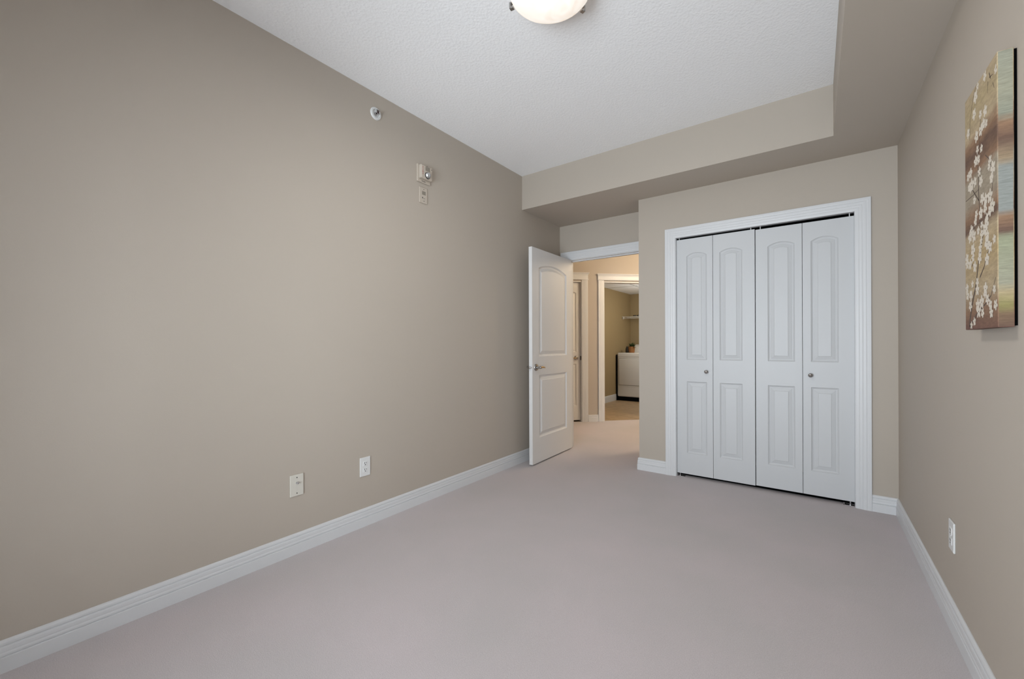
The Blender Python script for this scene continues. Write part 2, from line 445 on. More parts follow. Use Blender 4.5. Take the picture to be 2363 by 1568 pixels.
# ---- ceilings
bm = bmesh.new(); box(bm, XL-T, XR+T, YW-T, 4.14, ZC, ZC+0.1)
tag(emit('ceiling', bm, M['ceiling']), 'white stippled bedroom ceiling', 'ceiling', kind='structure')
bm = bmesh.new()
prism(bm, [(XL, YB), (XB, YB), (XB, YW), (XR, YW), (XR, 4.55), (XC, 4.55), (XC, YD+T), (XL, YD+T)], ZB, ZC)
tag(emit('ceiling_bulkhead', bm, M['wall']), 'taupe dropped bulkhead around the white ceiling, above closet and doorway', 'bulkhead', kind='structure')
bm = bmesh.new(); prism(bm, [(-3.6, 4.14), (0.6, 4.14), (0.6, 7.2), (-1.08, 7.2), (-3.6, 4.68)], ZC, ZC+0.1)
tag(emit('ceiling_hall', bm, M['ceiling']), 'hall ceiling beyond the doorway', 'ceiling', kind='structure')
bm = bmesh.new(); prism(bm, [(-3.6, 4.68), (-1.08, 7.2), (-0.6, 7.2), (-0.6, 9.1), (-3.6, 9.1)], 2.23, 2.30)
lc = emit('ceiling_laundry', bm, M['ceil_tile']); tag(lc, 'white tiled drop ceiling of the laundry room', 'ceiling', kind='structure')
bm = bmesh.new()
for x in (-3.325, -2.715, -2.105, -1.495): box(bm, x-0.012, x+0.012, 6.2, 8.88, 2.2275, 2.231)
for y in (6.38, 7.60, 8.82): box(bm, -3.275, -0.7, y-0.012, y+0.012, 2.2275, 2.231)
emit('ceiling_grid', bm, M['tbar'], lc)

# ---- walls
def wall(name, boxes, label, mat=None):
    bm = bmesh.new()
    for b_ in boxes: box(bm, *b_)
    return tag(emit(name, bm, mat or M['wall']), label, 'wall', kind='structure')

wall('wall_left', [(XL-T, XL, YW-T, YD, 0, ZC)], 'long taupe wall with the fire alarm, sprinkler and two low plates')
wall('wall_right', [(XR, XR+T, YW-T, 4.55, 0, ZC)], 'taupe wall with the narrow blossom canvas')
OX0, OX1, OZ = -0.970, 0.226, 2.046             # closet opening (rough)
wall('wall_closet', [(XC, OX0-0.012, YC, YC+T, 0, ZB), (OX1+0.012, XR, YC, YC+T, 0, ZB), (OX0-0.012, OX1+0.012, YC, YC+T, OZ+0.012, ZB)],
     'taupe wall around the bifold closet doors')
wall('wall_closet_return', [(XC, XC+T, YC+T, 4.55, 0, ZB)], 'short taupe return wall between closet and doorway')
wall('wall_closet_back', [(XC+T, XR, 4.45, 4.55, 0, ZB)], 'back of the closet')
DJ0, DJ1, DZ = -2.184, -1.352, 2.052            # bedroom door opening between jamb faces
wall('wall_entry', [(XL-T, DJ0-0.019, YD, YD+T, 0, ZC), (DJ1+0.019, XC, YD, YD+T, 0, ZB), (DJ0-0.019, DJ1+0.019, YD, YD+T, DZ+0.019, ZB)],
     'taupe wall above the open bedroom door')
wall('wall_rear', [(XL, WX0, YW-T, YW, 0, ZC), (WX1, XR, YW-T, YW, 0, ZC), (WX0, WX1, YW-T, YW, 0, WZ0), (WX0, WX1, YW-T, YW, WZ1, ZC)],
     'window wall behind the viewpoint')
# hall shell
wall('wall_hall_left', [(-3.6, -3.5, 4.14, 4.9, 0, ZC)], 'end wall of the hall')
wall('wall_hall_south', [(-3.6, XL-T, YD, YD+T, 0, ZC)], 'hall wall beside the bedroom')
wall('wall_hall_right', [(0.5, 0.6, 4.55, 7.2, 0, ZC)], 'far end wall of the hall')
wall('wall_hall_north', [(-1.3, 0.6, 6.95, 7.05, 0, ZC)], 'hall wall past the laundry door')
wall('wall_hall_closet', [(XC, 0.6, 4.551, 4.57, 0, ZC), (XC-0.001, XC+0.02, 4.14, 4.57, 0, ZC)], 'hall side of the closet')
# diagonal hall wall (local X runs along the wall, -Y faces the hall)
DW = Matrix.Translation((-D_C/2, D_C/2, 0)) @ Matrix.Rotation(math.radians(45), 4, 'Z')
DROOT = ((-D_C/2, D_C/2, 0), math.radians(45))
LN0, LN1, LA0, LA1, HZ = 1.26, 1.93, 2.262, 3.06, 2.062
bm = bmesh.new()
for b_ in ((0.80, LN0, 0, T, 0, ZC), (LN1, LA0, 0, T, 0, ZC), (LA1, 4.2, 0, T, 0, ZC), (LN0, LN1, 0, T, HZ, ZC), (LA0, LA1, 0, T, HZ, ZC)): box(bm, *b_)
bmesh.ops.transform(bm, matrix=DW, verts=bm.verts)
tag(emit('wall_hall_diagonal', bm, M['wall']), 'angled hall wall with the linen door and laundry doorway', 'wall', kind='structure')
bm = bmesh.new(); box(bm, LN0-0.05, LN1+0.05, T+0.001, T+0.03, 0, 2.2); bmesh.ops.transform(bm, matrix=DW, verts=bm.verts)  # added black board, keeps laundry light out of the linen door gaps
tag(emit('wall_linen_blocker', bm, M['dark']), 'black board added behind the linen door to keep light out', 'wall', kind='structure')
wall('wall_laundry_left', [(-3.39, -3.275, 5.05, 9.0, 0, 2.23)], 'left wall of the laundry room', M['laundry_wall'])
wall('wall_laundry_back', [(-3.275, -0.6, 8.88, 9.0, 0, 2.23)], 'back wall of the laundry room', M['laundry_wall'])
wall('wall_laundry_right', [(-0.7, -0.6, 7.05, 8.88, 0, 2.23)], 'right wall of the laundry room', M['laundry_wall'])

# ---- baseboards
baseboard('baseboard_left', [(XL, YD), (XL, YW)][::1], 'moulded white baseboard along the long left wall')
baseboard('baseboard_right', [(XR, YW), (XR, YC)], 'moulded white baseboard under the blossom canvas')
baseboard('baseboard_closet_right', [(XR-0.0, YC), (0.307, YC)], 'short white baseboard between closet casing and right corner')
baseboard('baseboard_closet_left', [(-1.051, YC), (XC, YC), (XC, YD)], 'short white baseboard wrapping the closet corner')
baseboard('baseboard_rear', [(XL, YW), (XR, YW)], 'white baseboard under the window')
bd = [DW @ Vector((s, 0, 0)) for s in (2.176, 2.022)]
baseboard('baseboard_hall', [(v.x, v.y) for v in bd], 'short white baseboard between linen door and laundry doorway', 0.10)
baseboard('baseboard_laundry', [(-3.275, 8.87), (-3.275, 5.6)], 'white baseboard on the laundry room left wall', 0.125)

# ---- window behind the viewpoint
w1 = thing('window_1', 'white framed window behind the viewpoint', 'window', ((WX0+WX1)/2, YW, WZ0), 0, kind='structure')
W_, H_ = (WX1-WX0), (WZ1-WZ0)
bm = bmesh.new()
for b_ in ((-W_/2, -W_/2+0.05, -T, 0, 0, H_), (W_/2-0.05, W_/2, -T, 0, 0, H_), (-W_/2+0.05, W_/2-0.05, -T, 0, 0, 0.05), (-W_/2+0.05, W_/2-0.05, -T, 0, H_-0.05, H_), (-0.03, 0.03, -0.09, -0.03, 0.05, H_-0.05)): box(bm, *b_)
emit('window_frame', bm, M['trim'], w1)
for x0, x1 in ((-W_/2+0.05, -0.03), (0.03, W_/2-0.05)):
    bm = bmesh.new(); box(bm, x0, x1, -0.062, -0.058, 0.05, H_-0.05); emit('pane', bm, M['glass'], w1)

# ---- closet opening: jambs, casing, track
bm = bmesh.new()
for b_ in ((OX0-0.012, OX0+0.006, YC, YC+T, 0, OZ), (OX1-0.006, OX1+0.012, YC, YC+T, 0, OZ), (OX0-0.012, OX1+0.012, YC, YC+T, OZ, OZ+0.012)): box(bm, *b_)
tr1 = emit('trim_1', bm, M['trim']); tag(tr1, 'white fluted casing around the bifold closet', 'trim', kind='structure')
casing_u('casing', -1.052, 0.307, 2.128, YC, tr1)
bm = bmesh.new(); box(bm, OX0+0.006, OX1-0.006, YC+0.045, YC+0.085, OZ-0.018, OZ)
emit('track', bm, M['track'], tr1)

# ---- bedroom doorway: jambs, stops, casing
bm = bmesh.new()
for b_ in ((DJ0-0.019, DJ0, YD, YD+T, 0, DZ), (DJ1, DJ1+0.019, YD, YD+T, 0, DZ), (DJ0-0.019, DJ1+0.019, YD, YD+T, DZ, DZ+0.019),
           (DJ0, DJ0+0.011, YD+0.04, YD+0.075, 0, DZ-0.011), (DJ1-0.011, DJ1, YD+0.04, YD+0.075, 0, DZ-0.011), (DJ0, DJ1, YD+0.04, YD+0.075, DZ-0.011, DZ)): box(bm, *b_)
tr2 = emit('trim_2', bm, M['trim']); tag(tr2, 'white casing around the open bedroom doorway', 'trim', kind='structure')
casing_u('casing', -2.270, -1.288, 2.146, YD, tr2, w=0.088)

# ---- hall trims on the diagonal wall
def hall_trim(name, s0, s1, label, ztop, left_in=True):
    """s0,s1 inner edges of the opening"""
    root = thing(name, label, 'trim', *DROOT, kind='structure')
    bm = bmesh.new()
    for b_ in ((s0-0.0, s0+0.014, 0.0, T, 0, HZ-0.014), (s1-0.014, s1, 0.0, T, 0, HZ-0.014), (s0, s1, 0.0, T, HZ-0.014, HZ)): box(bm, *b_)
    emit('jamb', bm, M['trim'], root)
    for a0, dirn in ((s0+0.006, -1), (s1-0.006, 1)):
        bm = bmesh.new(); rows = []
        for a, t_ in CASE_PROF:
            x = a0 + dirn*(0.092 - a*0.092/0.085)
            rows.append([(x, -t_*1.1, 0.0), (x, -t_*1.1, 2.084)])
        vr = grid_faces(bm, rows)
        for e in (0, -1): bm.faces.new([r[e] for r in vr])
        bm.faces.new((vr[0][0], vr[0][1], vr[-1][1], vr[-1][0]))
        emit('casing', bm, M['trim'], root)
    bm = bmesh.new(); rows = []
    q0, q1 = s0-0.090, s1+0.090
    for t_, z in ((0.0, 2.078), (0.024, 2.078), (0.026, 2.084), (0.022, 2.090), (0.019, 2.093), (0.019, ztop-0.036), (0.023, ztop-0.030), (0.025, ztop-0.020), (0.033, ztop-0.010), (0.036, ztop-0.007), (0.036, ztop), (0.0, ztop)):
        e = max(0.0, t_-0.019)
        rows.append([(q0-e, -t_, z), (q1+e, -t_, z)])
    vr = grid_faces(bm, rows)
    for e in (0, -1): bm.faces.new([r[e] for r in vr])
    bm.faces.new((vr[0][0], vr[0][1], vr[-1][1], vr[-1][0]))
    emit('header', bm, M['trim'], root)
hall_trim('trim_3', LN0, LN1, 'white crowned casing around the hall linen door', 2.183)
hall_trim('trim_4', LA0, LA1, 'white crowned casing around the laundry doorway', 2.172)

# ---- doors
def lever(root, x, z, side, y_face, mat_rose='nickel', length=0.105, dirx=1, with_name='handle'):
    """lever set on a leaf face; side -1 = sticks out to -Y, +1 = to +Y"""
    def yy(d): return y_face + side*d
    bm = bmesh.new()
    b2 = bmesh.new(); lathe(b2, [(0.033, 0.0), (0.033, 0.004), (0.029, 0.009), (0.018, 0.011), (0.0125, 0.013), (0.0125, 0.045), (0.0135, 0.052), (0.010, 0.060), (0.0, 0.0605)], 28, '-Y', cap=False)
    if side > 0: bmesh.ops.scale(b2, vec=(1, -1, 1), verts=b2.verts)
    merge(bm, b2, mat=Matrix.Translation((x, y_face, z)))
    h = emit(with_name, bm, M[mat_rose], root, smooth=40)
    bm = bmesh.new()
    tube(bm, [(x+dirx*0.005, yy(0.047), z), (x+dirx*0.04, yy(0.049), z+0.002), (x+dirx*0.075, yy(0.046), z-0.001), (x+dirx*length, yy(0.040), z-0.006)], [0.009, 0.0085, 0.0075, 0.006], 12)
    emit('lever', bm, M['brass'] if mat_rose == 'nickel' and side < 0 else M['nickel'], h, smooth=50)
    return h

# bedroom door: leaf stands open about square to the entry wall, hall face towards the closet side
DW_, DH_, DT_ = 0.806, 2.033, 0.036
door1 = thing('door_1', 'white two panel bedroom door standing open against the long wall', 'door', (-2.118, 3.205, 0.014), math.radians(91.2), kind='structure')
# local: X from latch edge to hinge edge (pointing to +y), front (-Y) faces +x
bm = bmesh.new()
P1 = [panel_outline(0.122, DW_-0.122, 1.007, 1.853, 0.050), panel_outline(0.122, DW_-0.122, 0.235, 0.828)]
door_leaf(bm, DW_, DH_, DT_, P1, prof=[(0.0, 0.0), (0.003, 0.004), (0.011, 0.0095), (0.018, 0.0115), (0.024, 0.0115), (0.026, 0.0100), (0.048, 0.0040), (0.051, 0.0012)])
leaf1 = emit('leaf', bm, M['door_lit'], door1)
lever(door1, 0.062, 0.905, -1, 0.0, 'nickel', 0.10)
lever(door1, 0.062, 0.905, 1, DT_, 'nickel', 0.10)
bm = bmesh.new(); box(bm, -0.0012, 0.0, 0.006, 0.030, 0.876, 0.934)
lt = emit('latch_plate', bm, M['trim'], door1)
bm = bmesh.new(); tube(bm, [(0.0, 0.018, 0.905), (-0.010, 0.018, 0.905), (-0.018, 0.018, 0.905), (-0.022, 0.018, 0.905)], [0.013, 0.013, 0.010, 0.004], 16); emit('latch_bolt', bm, M['chrome'], lt, smooth=50)
for z in (0.22, 1.0, 1.80):
    bm = bmesh.new(); tube(bm, [(DW_+0.004, DT_+0.004, z), (DW_+0.004, DT_+0.004, z+0.09)], 0.006, 10); emit('hinge', bm, M['nickel'], door1, smooth=50)

# bifold closet doors: each pair is one door of two leaves
BY = YC+0.020
def bifold(name, label, x0, x1, xm, z0, z1, wide_first, knob_x, pins, pivot_x):
    root = thing(name, label, 'door', (x0, BY, 0), 0, kind='structure')
    h = z1-z0
    for k, (a, b_) in enumerate(((x0, xm-0.0015), (xm+0.0015, x1))):
        w = b_-a
        # narrow stile at the fold joint, wide stile at the free side
        lft, rgt = (0.080, 0.045) if k == 0 else (0.049, 0.086)
        bm = bmesh.new()
        door_leaf(bm, w, h, 0.034, [panel_outline(lft, w-rgt, 1.0-z0, 1.880-z0, 0.027), panel_outline(lft, w-rgt, 0.206-z0, 0.816-z0)], back=False)
        emit('leaf', bm, M['door'], root, loc=(a-x0, 0, z0))
    bm = bmesh.new()
    lathe(bm, [(0.009, 0.0), (0.009, 0.003), (0.006, 0.006), (0.006, 0.012), (0.012, 0.016), (0.0155, 0.021), (0.0150, 0.026), (0.010, 0.031), (0.0, 0.0325)], 24, '-Y', (knob_x-x0, 0, 0.903), cap=False)
    emit('knob', bm, M['nickel'], root, smooth=50)
    for px in pins:
        bm = bmesh.new(); tube(bm, [(px-x0, 0.006, z1-h*0.001), (px-x0, 0.006, OZ-0.0005)], 0.0030, 10); emit('guide_pin', bm, M['plate_white'], root, smooth=50)
    bm = bmesh.new(); tube(bm, [(pivot_x-x0, 0.012, 0.001), (pivot_x-x0, 0.012, z0+0.01)], 0.0045, 10)
    emit('pivot_pin', bm, M['chrome'], root, smooth=50)
    return root
bifold('door_2', 'left bifold pair of white arched panel closet doors', -0.9625, -0.3790, -0.6785, 0.027, 2.0285, True, -0.727, (-0.942, -0.405), -0.942)
bifold('door_3', 'right bifold pair of white arched panel closet doors', -0.3735, 0.2195, -0.0755, 0.031, 2.0215, False, -0.028, (-0.341, 0.195), 0.195)
for px in (-0.930, 0.188):
    bm = bmesh.new(); box(bm, px-0.032, px+0.030, YC+0.019, YC+0.046, 0.0, 0.003); box(bm, px-0.03, px-0.026, YC+0.019, YC+0.046, 0.0, 0.018)
    tag(emit('pivot_bracket', bm, M['chrome']), 'steel pivot bracket on the carpet under the %s closet door' % ('left bifold' if px < -0.5 else 'right bifold'), 'bracket')

# linen door on the diagonal hall wall
door4 = thing('door_4', 'closed white linen door in the hall beside the laundry doorway', 'door', (DROOT[0][0], DROOT[0][1], 0), math.radians(45), kind='structure')
lw = LN1-LN0-0.034
bm = bmesh.new(); door_leaf(bm, lw, 2.022, 0.035, [panel_outline(0.058, lw-0.058, 1.000, 1.868, 0.06), panel_outline(0.058, lw-0.058, 0.215, 0.828)],
    prof=[(0.0, 0.0), (0.003, 0.004), (0.011, 0.0095), (0.018, 0.0115), (0.024, 0.0115), (0.026, 0.0100), (0.048, 0.0040), (0.051, 0.0012)], back=False)
emit('leaf', bm, M['door_lit'], door4, loc=(LN0+0.017, 0.035, 0.022))
lever(door4, LN1-0.017-0.062, 0.935, -1, 0.035, 'nickel', 0.10, dirx=-1)
bm = bmesh.new(); box(bm, LN1-0.0175, LN1-0.0135, -0.004, 0.034, 0.905, 0.965); emit('strike_plate', bm, M['slot'], door4)

# ================================================================== THINGS
# ---- flush ceiling lamp
LX, LY = -0.938, 1.574
lamp = thing('ceiling_lamp', 'round flush ceiling lamp with a lit alabaster glass bowl and three grey clips', 'ceiling lamp', (LX, LY, ZC))
bm = bmesh.new(); lathe(bm, [(0.165, 0.0), (0.165, -0.030), (0.172, -0.046), (0.150, -0.050), (0.0, -0.050)][::1], 48, 'Z', cap=False)
emit('base_pan', bm, M['plate_white'], lamp, smooth=40)
bm = bmesh.new()
R0, ZR, DP = 0.184, -0.057, 0.070
prof = [(R0+0.001, ZR+0.006), (R0+0.001, ZR)]
for i in range(1, 13):
    a = math.radians(90*i/12); prof.append((R0*math.cos(a) if i < 12 else 0.0005, ZR - DP*math.sin(a)))
lathe(bm, prof, 64, 'Z', cap=False)
emit('glass_bowl', bm, M['lamp_glass'], lamp, smooth=60)
dl = area('ceiling_lamp_light', (LX, LY, ZC-0.150), (0, 0, 0), 0.26, 0.26, 9.5, (1.0, 0.96, 0.92)); dl.data.shape = 'DISK'
a1 = math.atan2(1.543-LY, -1.131-LX)
for k in range(3):
    a = a1 - k*2*math.pi/3
    bm = bmesh.new()
    box(bm, 0.168, 0.199, -0.008, 0.008, -0.055, -0.051); box(bm, 0.193, 0.200, -0.009, 0.009, -0.078, -0.051); box(bm, 0.180, 0.199, -0.008, 0.008, -0.080, -0.074)
    bmesh.ops.rotate(bm, cent=(0, 0, 0), matrix=Matrix.Rotation(a, 3, 'Z'), verts=bm.verts)
    emit('clip', bm, M['nickel'], lamp)

# ---- wall plates (local: X right, Z up, out = -Y)
def screw(root, x, z, y, mat='slot', r=0.0032):
    bm = bmesh.new(); lathe(bm, [(r, 0.0), (r*0.9, 0.0012), (0.0, 0.0014)], 12, '-Y', (x, y, z), cap=False)
    return emit('screw', bm, M[mat], root, smooth=50)

def outlet(loc, rz, label):
    root = thing('wall_outlet', label, 'outlet', loc, rz, group='white duplex wall outlets')
    bm = bmesh.new(); bevbox(bm, -0.0365, 0.0365, -0.0062, 0.0, 0, 0.118, 0.0022, 2)
    emit('cover_plate', bm, M['plate_white'], root)
    for zc in (0.0385, 0.0785):
        bm = bmesh.new(); bevbox(bm, -0.0165, 0.0165, -0.0080, -0.0045, zc-0.0140, zc+0.0140, 0.0015, 2)
        s = emit('socket', bm, M['plate_white'], root)
        bm = bmesh.new()
        box(bm, -0.0075, -0.0050, -0.0084, -0.0075, zc-0.001, zc+0.0085); box(bm, 0.0050, 0.0072, -0.0084, -0.0075, zc+0.000, zc+0.0080)
        lathe(bm, [(0.0030, 0.0), (0.0030, 0.0005)], 12, '-Y', (0, -0.0079, zc-0.0072))
        emit('slot', bm, M['slot'], s)
    screw(root, 0, 0.0585, -0.0060, 'plate_white')
    return root
outlet((XL, 1.548, 0.312), math.radians(90), 'white duplex outlet low on the long wall, right of the cable plate')
outlet((XR, 2.368, 0.305), math.radians(-90), 'white duplex outlet low on the wall under the blossom canvas')

cp = thing('cable_plate', 'almond cable plate with a coaxial connector low on the long wall, left of the outlet', 'wall plate', (XL, 1.123, 0.313), math.radians(90))
bm = bmesh.new(); bevbox(bm, -0.0365, 0.0365, -0.006, 0.0, 0, 0.116, 0.0022, 2); emit('cover_plate', bm, M['plate_almond'], cp)
screw(cp, 0, 0.100, -0.0055); screw(cp, 0, 0.015, -0.0055)
bm = bmesh.new(); lathe(bm, [(0.0070, 0.0), (0.0070, 0.003)], 6, '-Y', (0.0, -0.006, 0.071)); lathe(bm, [(0.0047, 0.0), (0.0047, 0.012), (0.0035, 0.012), (0.0035, 0.009)], 16, '-Y', (0.0, -0.008, 0.071))
emit('coax_connector', bm, M['chrome'], cp)

# ---- fire alarm strobe
fa = thing('fire_alarm', 'beige fire alarm with red lettering and a clear round strobe on the long wall', 'fire alarm', (XL, 2.036, 2.304), math.radians(90))
bm = bmesh.new(); bevbox(bm, -0.062, 0.062, -0.012, 0.0, 0, 0.125, 0.004, 2); emit('back_box', bm, M['alarm_beige'], fa)
bm = bmesh.new(); bevbox(bm, -0.052, 0.056, -0.040, -0.010, 0.022, 0.119, 0.008, 3); hb = emit('horn_housing', bm, M['alarm_beige'], fa)
bm = bmesh.new()
for k in range(7): box(bm, -0.012, 0.030, -0.0412, -0.0400, 0.082+k*0.0045, 0.0845+k*0.0045)
emit('horn_grille', bm, M['grille'], fa)
def letter(parent, ch, x, z, size, mat, name='lettering', y=-0.0402, rot=0.0):
    cu = bpy.data.curves.new('lettering', 'FONT'); cu.body = ch; cu.size = size; cu.align_x = 'CENTER'; cu.align_y = 'CENTER'; cu.extrude = 0.0004
    tmp = bpy.data.objects.new('tmp', cu); COL.objects.link(tmp)
    dg = bpy.context.evaluated_depsgraph_get()
    me = bpy.data.meshes.new_from_object(tmp.evaluated_get(dg)); bpy.data.objects.remove(tmp)
    bm = bmesh.new(); bm.from_mesh(me); bpy.data.meshes.remove(me)
    bmesh.ops.rotate(bm, cent=(0, 0, 0), matrix=Matrix.Rotation(rot, 3, 'Z') , verts=bm.verts)
    bmesh.ops.rotate(bm, cent=(0, 0, 0), matrix=Matrix.Rotation(math.radians(90), 3, 'X'), verts=bm.verts)
    bmesh.ops.translate(bm, vec=(x, y, z), verts=bm.verts)
    return bm
bm = bmesh.new()
for k, ch in enumerate('FIRE'):
    merge(bm, letter(fa, ch, -0.034, 0.097-k*0.0150, 0.0165, M['red']))
emit('lettering', bm, M['red'], fa)
bm = bmesh.new()
for x0, x1 in ((-0.022, -0.012), (-0.008, 0.004), (0.006, 0.012)): box(bm, x0, x1, -0.0125, -0.0115, 0.008, 0.0125)
emit('maker_mark', bm, M['print'], fa)
bm = bmesh.new(); lathe(bm, [(0.0245, 0.0), (0.0245, 0.004), (0.022, 0.006)], 28, '-Y', (0.008, -0.038, 0.050), cap=False)
st = emit('strobe_bezel', bm, M['slot'], fa, smooth=40)
bm = bmesh.new(); lathe(bm, [(0.0225, 0.003), (0.0215, 0.012), (0.017, 0.019), (0.009, 0.0225), (0.0, 0.023)], 10, '-Y', (0.008, -0.038, 0.050), cap=False)
emit('strobe_lens', bm, M['lens'], st)
screw(fa, 0.004, 0.113, -0.0395); screw(fa, 0.046, 0.103, -0.0395)

# ---- small horn plate below
hp = thing('alarm_sounder', 'small beige sounder plate with a square grille just below the fire alarm', 'alarm', (XL, 2.034, 2.159), math.radians(90))
bm = bmesh.new(); bevbox(bm, -0.037, 0.037, -0.0075, 0.0, 0, 0.114, 0.003, 2); emit('cover_plate', bm, M['alarm_beige'], hp)
bm = bmesh.new()
for k in range(6): box(bm, -0.014, 0.020, -0.0084, -0.0070, 0.061+k*0.0045, 0.0640+k*0.0045)
emit('grille', bm, M['grille'], hp)
bm = bmesh.new(); box(bm, -0.013, -0.006, -0.0082, -0.007, 0.034, 0.044); box(bm, -0.002, 0.016, -0.0080, -0.007, 0.034, 0.036); emit('maker_mark', bm, M['print'], hp)
screw(hp, 0.003, 0.100, -0.0070); screw(hp, 0.004, 0.016, -0.0070)

# ---- sidewall sprinkler
SPK = 0.55
sp = thing('fire_sprinkler', 'white rimmed sidewall sprinkler head high on the long wall', 'sprinkler', (XL, 1.637, 2.631), math.radians(90))
bm = bmesh.new(); lathe(bm, [(0.0405, 0.0), (0.0405, 0.003), (0.036, 0.008), (0.027, 0.009), (0.0245, 0.004), (0.0245, 0.001), (0.0, 0.001)], 36, '-Y', cap=False)
emit('escutcheon', bm, M['plate_white'], sp, smooth=40)
def squash(bm): bmesh.ops.scale(bm, vec=(1, SPK, 1), verts=bm.verts); return bm
bm = bmesh.new(); lathe(bm, [(0.0135, 0.001), (0.0135, 0.012), (0.010, 0.014), (0.010, 0.024), (0.004, 0.025)], 20, '-Y')
tube(bm, [(-0.011, -0.014, 0), (-0.013, -0.028, 0), (-0.005, -0.044, 0), (0, -0.047, 0)], 0.0030, 8); tube(bm, [(0.011, -0.014, 0), (0.013, -0.028, 0), (0.005, -0.044, 0), (0, -0.047, 0)], 0.0030, 8)
emit('body', squash(bm), M['chrome'], sp, smooth=40)
bm = bmesh.new(); tube(bm, [(0, -0.024, 0), (0, -0.034, 0), (0, -0.045, 0)], 0.0035, 10); emit('bulb', squash(bm), M['bulb_red'], sp, smooth=40)
bm = bmesh.new(); lathe(bm, [(0.012, 0.047), (0.012, 0.0485)], 16, '-Y'); box(bm, -0.013, 0.013, -0.060, -0.047, 0.0105, 0.012); emit('deflector', squash(bm), M['nickel'], sp)
bm = bmesh.new(); lathe(bm, [(0.0075, 0.0485), (0.0075, 0.0495)], 6, '-Y'); emit('deflector_screw', squash(bm), M['bulb_red'], sp)

# ---- canvas on the right wall (local: X right, Z up, out = -Y ; right wall rotated -90: X runs to -y)
CW, CH, CT = 0.300, 0.757, 0.031
pic = thing('canvas_print', 'tall narrow canvas print of white blossom branches on the right wall', 'painting', (XR, 1.853, 1.177), math.radians(-90))
bm = bmesh.new()
f0 = -CT-0.006
v = [bm.verts.new(p) for p in ((-CW/2, f0, 0), (CW/2, f0, 0), (CW/2, f0, CH), (-CW/2, f0, CH), (-CW/2, -0.006, 0), (CW/2, -0.006, 0), (CW/2, -0.006, CH), (-CW/2, -0.006, CH))]
for q, mi in (((0, 1, 2, 3), 0), ((4, 7, 6, 5), 1), ((0, 4, 5, 1), 1), ((1, 5, 6, 2), 1), ((2, 6, 7, 3), 1), ((3, 7, 4, 0), 1)):
    bm.faces.new([v[i] for i in q]).material_index = mi
bmesh.ops.bevel(bm, geom=list(bm.edges), offset=0.002, segments=2, affect='EDGES', profile=0.5)
# picture frame pixel -> local front coordinates
fY = math.cos(YAW); 
def front_xy(u, vv):
    a = u - IMG_W/2; b_ = vv - IMG_H/2 - 12.082
    X = a*math.cos(ROLL) + b_*math.sin(ROLL); Y = -a*math.sin(ROLL) + b_*math.cos(ROLL)
    r, up = X/F_PX, -Y/F_PX
    c, s = math.cos(YAW), math.sin(YAW)
    dx, dy = r*c - s, r*s + c
    tt = (XR+f0)/dx
    return 1.853 - dy*tt, CAM_H + up*tt - 1.177
def ellipse(bm, cx, cz, rx, rz, ang, y, mi, n=8):
    vs = []
    for k in range(n):
        a = 2*math.pi*k/n; x, z = rx*math.cos(a), rz*math.sin(a)
        vs.append(bm.verts.new((cx + x*math.cos(ang)-z*math.sin(ang), y, cz + x*math.sin(ang)+z*math.cos(ang))))
    bm.faces.new(vs).material_index = mi
def strip(bm, pts, w0, w1, y, mi):
    L, Rr = [], []
    for i, p in enumerate(pts):
        p = Vector(p); d = (Vector(pts[min(i+1, len(pts)-1)]) - Vector(pts[max(i-1, 0)])).normalized()
        nn = Vector((-d.y, d.x)); w = w0 + (w1-w0)*i/max(1, len(pts)-1)
        L.append(bm.verts.new((p.x+nn.x*w/2, y, p.y+nn.y*w/2))); Rr.append(bm.verts.new((p.x-nn.x*w/2, y, p.y-nn.y*w/2)))
    for i in range(len(pts)-1): bm.faces.new((L[i], L[i+1], Rr[i+1], Rr[i])).material_index = mi
def A(c): return front_xy(2200 + c[0]/4.48, 90 + c[1]/4.48)
def B(c): return front_xy(2200 + c[0]/4.48, 430 + c[1]/4.48)
stems = [([B(c) for c in ((170,1455),(172,1390),(190,1260),(210,1150),(230,1050),(245,930),(260,780),(290,620),(310,500),(275,350),(265,150),(180,10))], 0.012, 0.004),
         ([B(c) for c in ((275,945),(320,830),(345,720),(400,570))], 0.006, 0.003),
         ([B(c) for c in ((170,1455),(250,1310),(330,1220),(390,1130),(440,940))], 0.007, 0.003),
         ([B(c) for c in ((265,150),(260,0))] + [A(c) for c in ((262,1450),(250,1260),(275,1000),(280,830))], 0.006, 0.003),
         ([B((400, 60))] + [A(c) for c in ((405,1500),(395,1350),(370,1240),(330,1200))], 0.004, 0.003),
         ([A(c) for c in ((185,740),(215,560),(235,480))], 0.003, 0.002), ([A(c) for c in ((170,1050),(172,830),(190,740))], 0.003, 0.002),
         ([A(c) for c in ((358,440),(352,560))], 0.003, 0.002), ([A(c) for c in ((370,350),(385,410))], 0.006, 0.003), ([A(c) for c in ((372,400),(410,360))], 0.003, 0.002), ([A(c) for c in ((408,450),(424,505))], 0.003, 0.002),
         ([B(c) for c in ((130,160),(200,100),(265,30))], 0.003, 0.002), ([B(c) for c in ((225,870),(190,800))], 0.004, 0.003)]
for pts, w0, w1 in stems: strip(bm, pts, w0, w1, f0-0.00015, 3)
fl = [A(c) for c in ((325,385),(250,490),(215,780),(280,780),(330,740),(155,980),(240,1010),(340,870),(310,880),(285,945),(250,1145),(290,1130),(260,1245),(232,1265),(180,1390),(155,1430),(270,1370),(285,1470),(225,1480),(370,1320),(410,1330),(395,1440),(380,1250),(190,1510),(165,1540),(440,310),(230,600))]
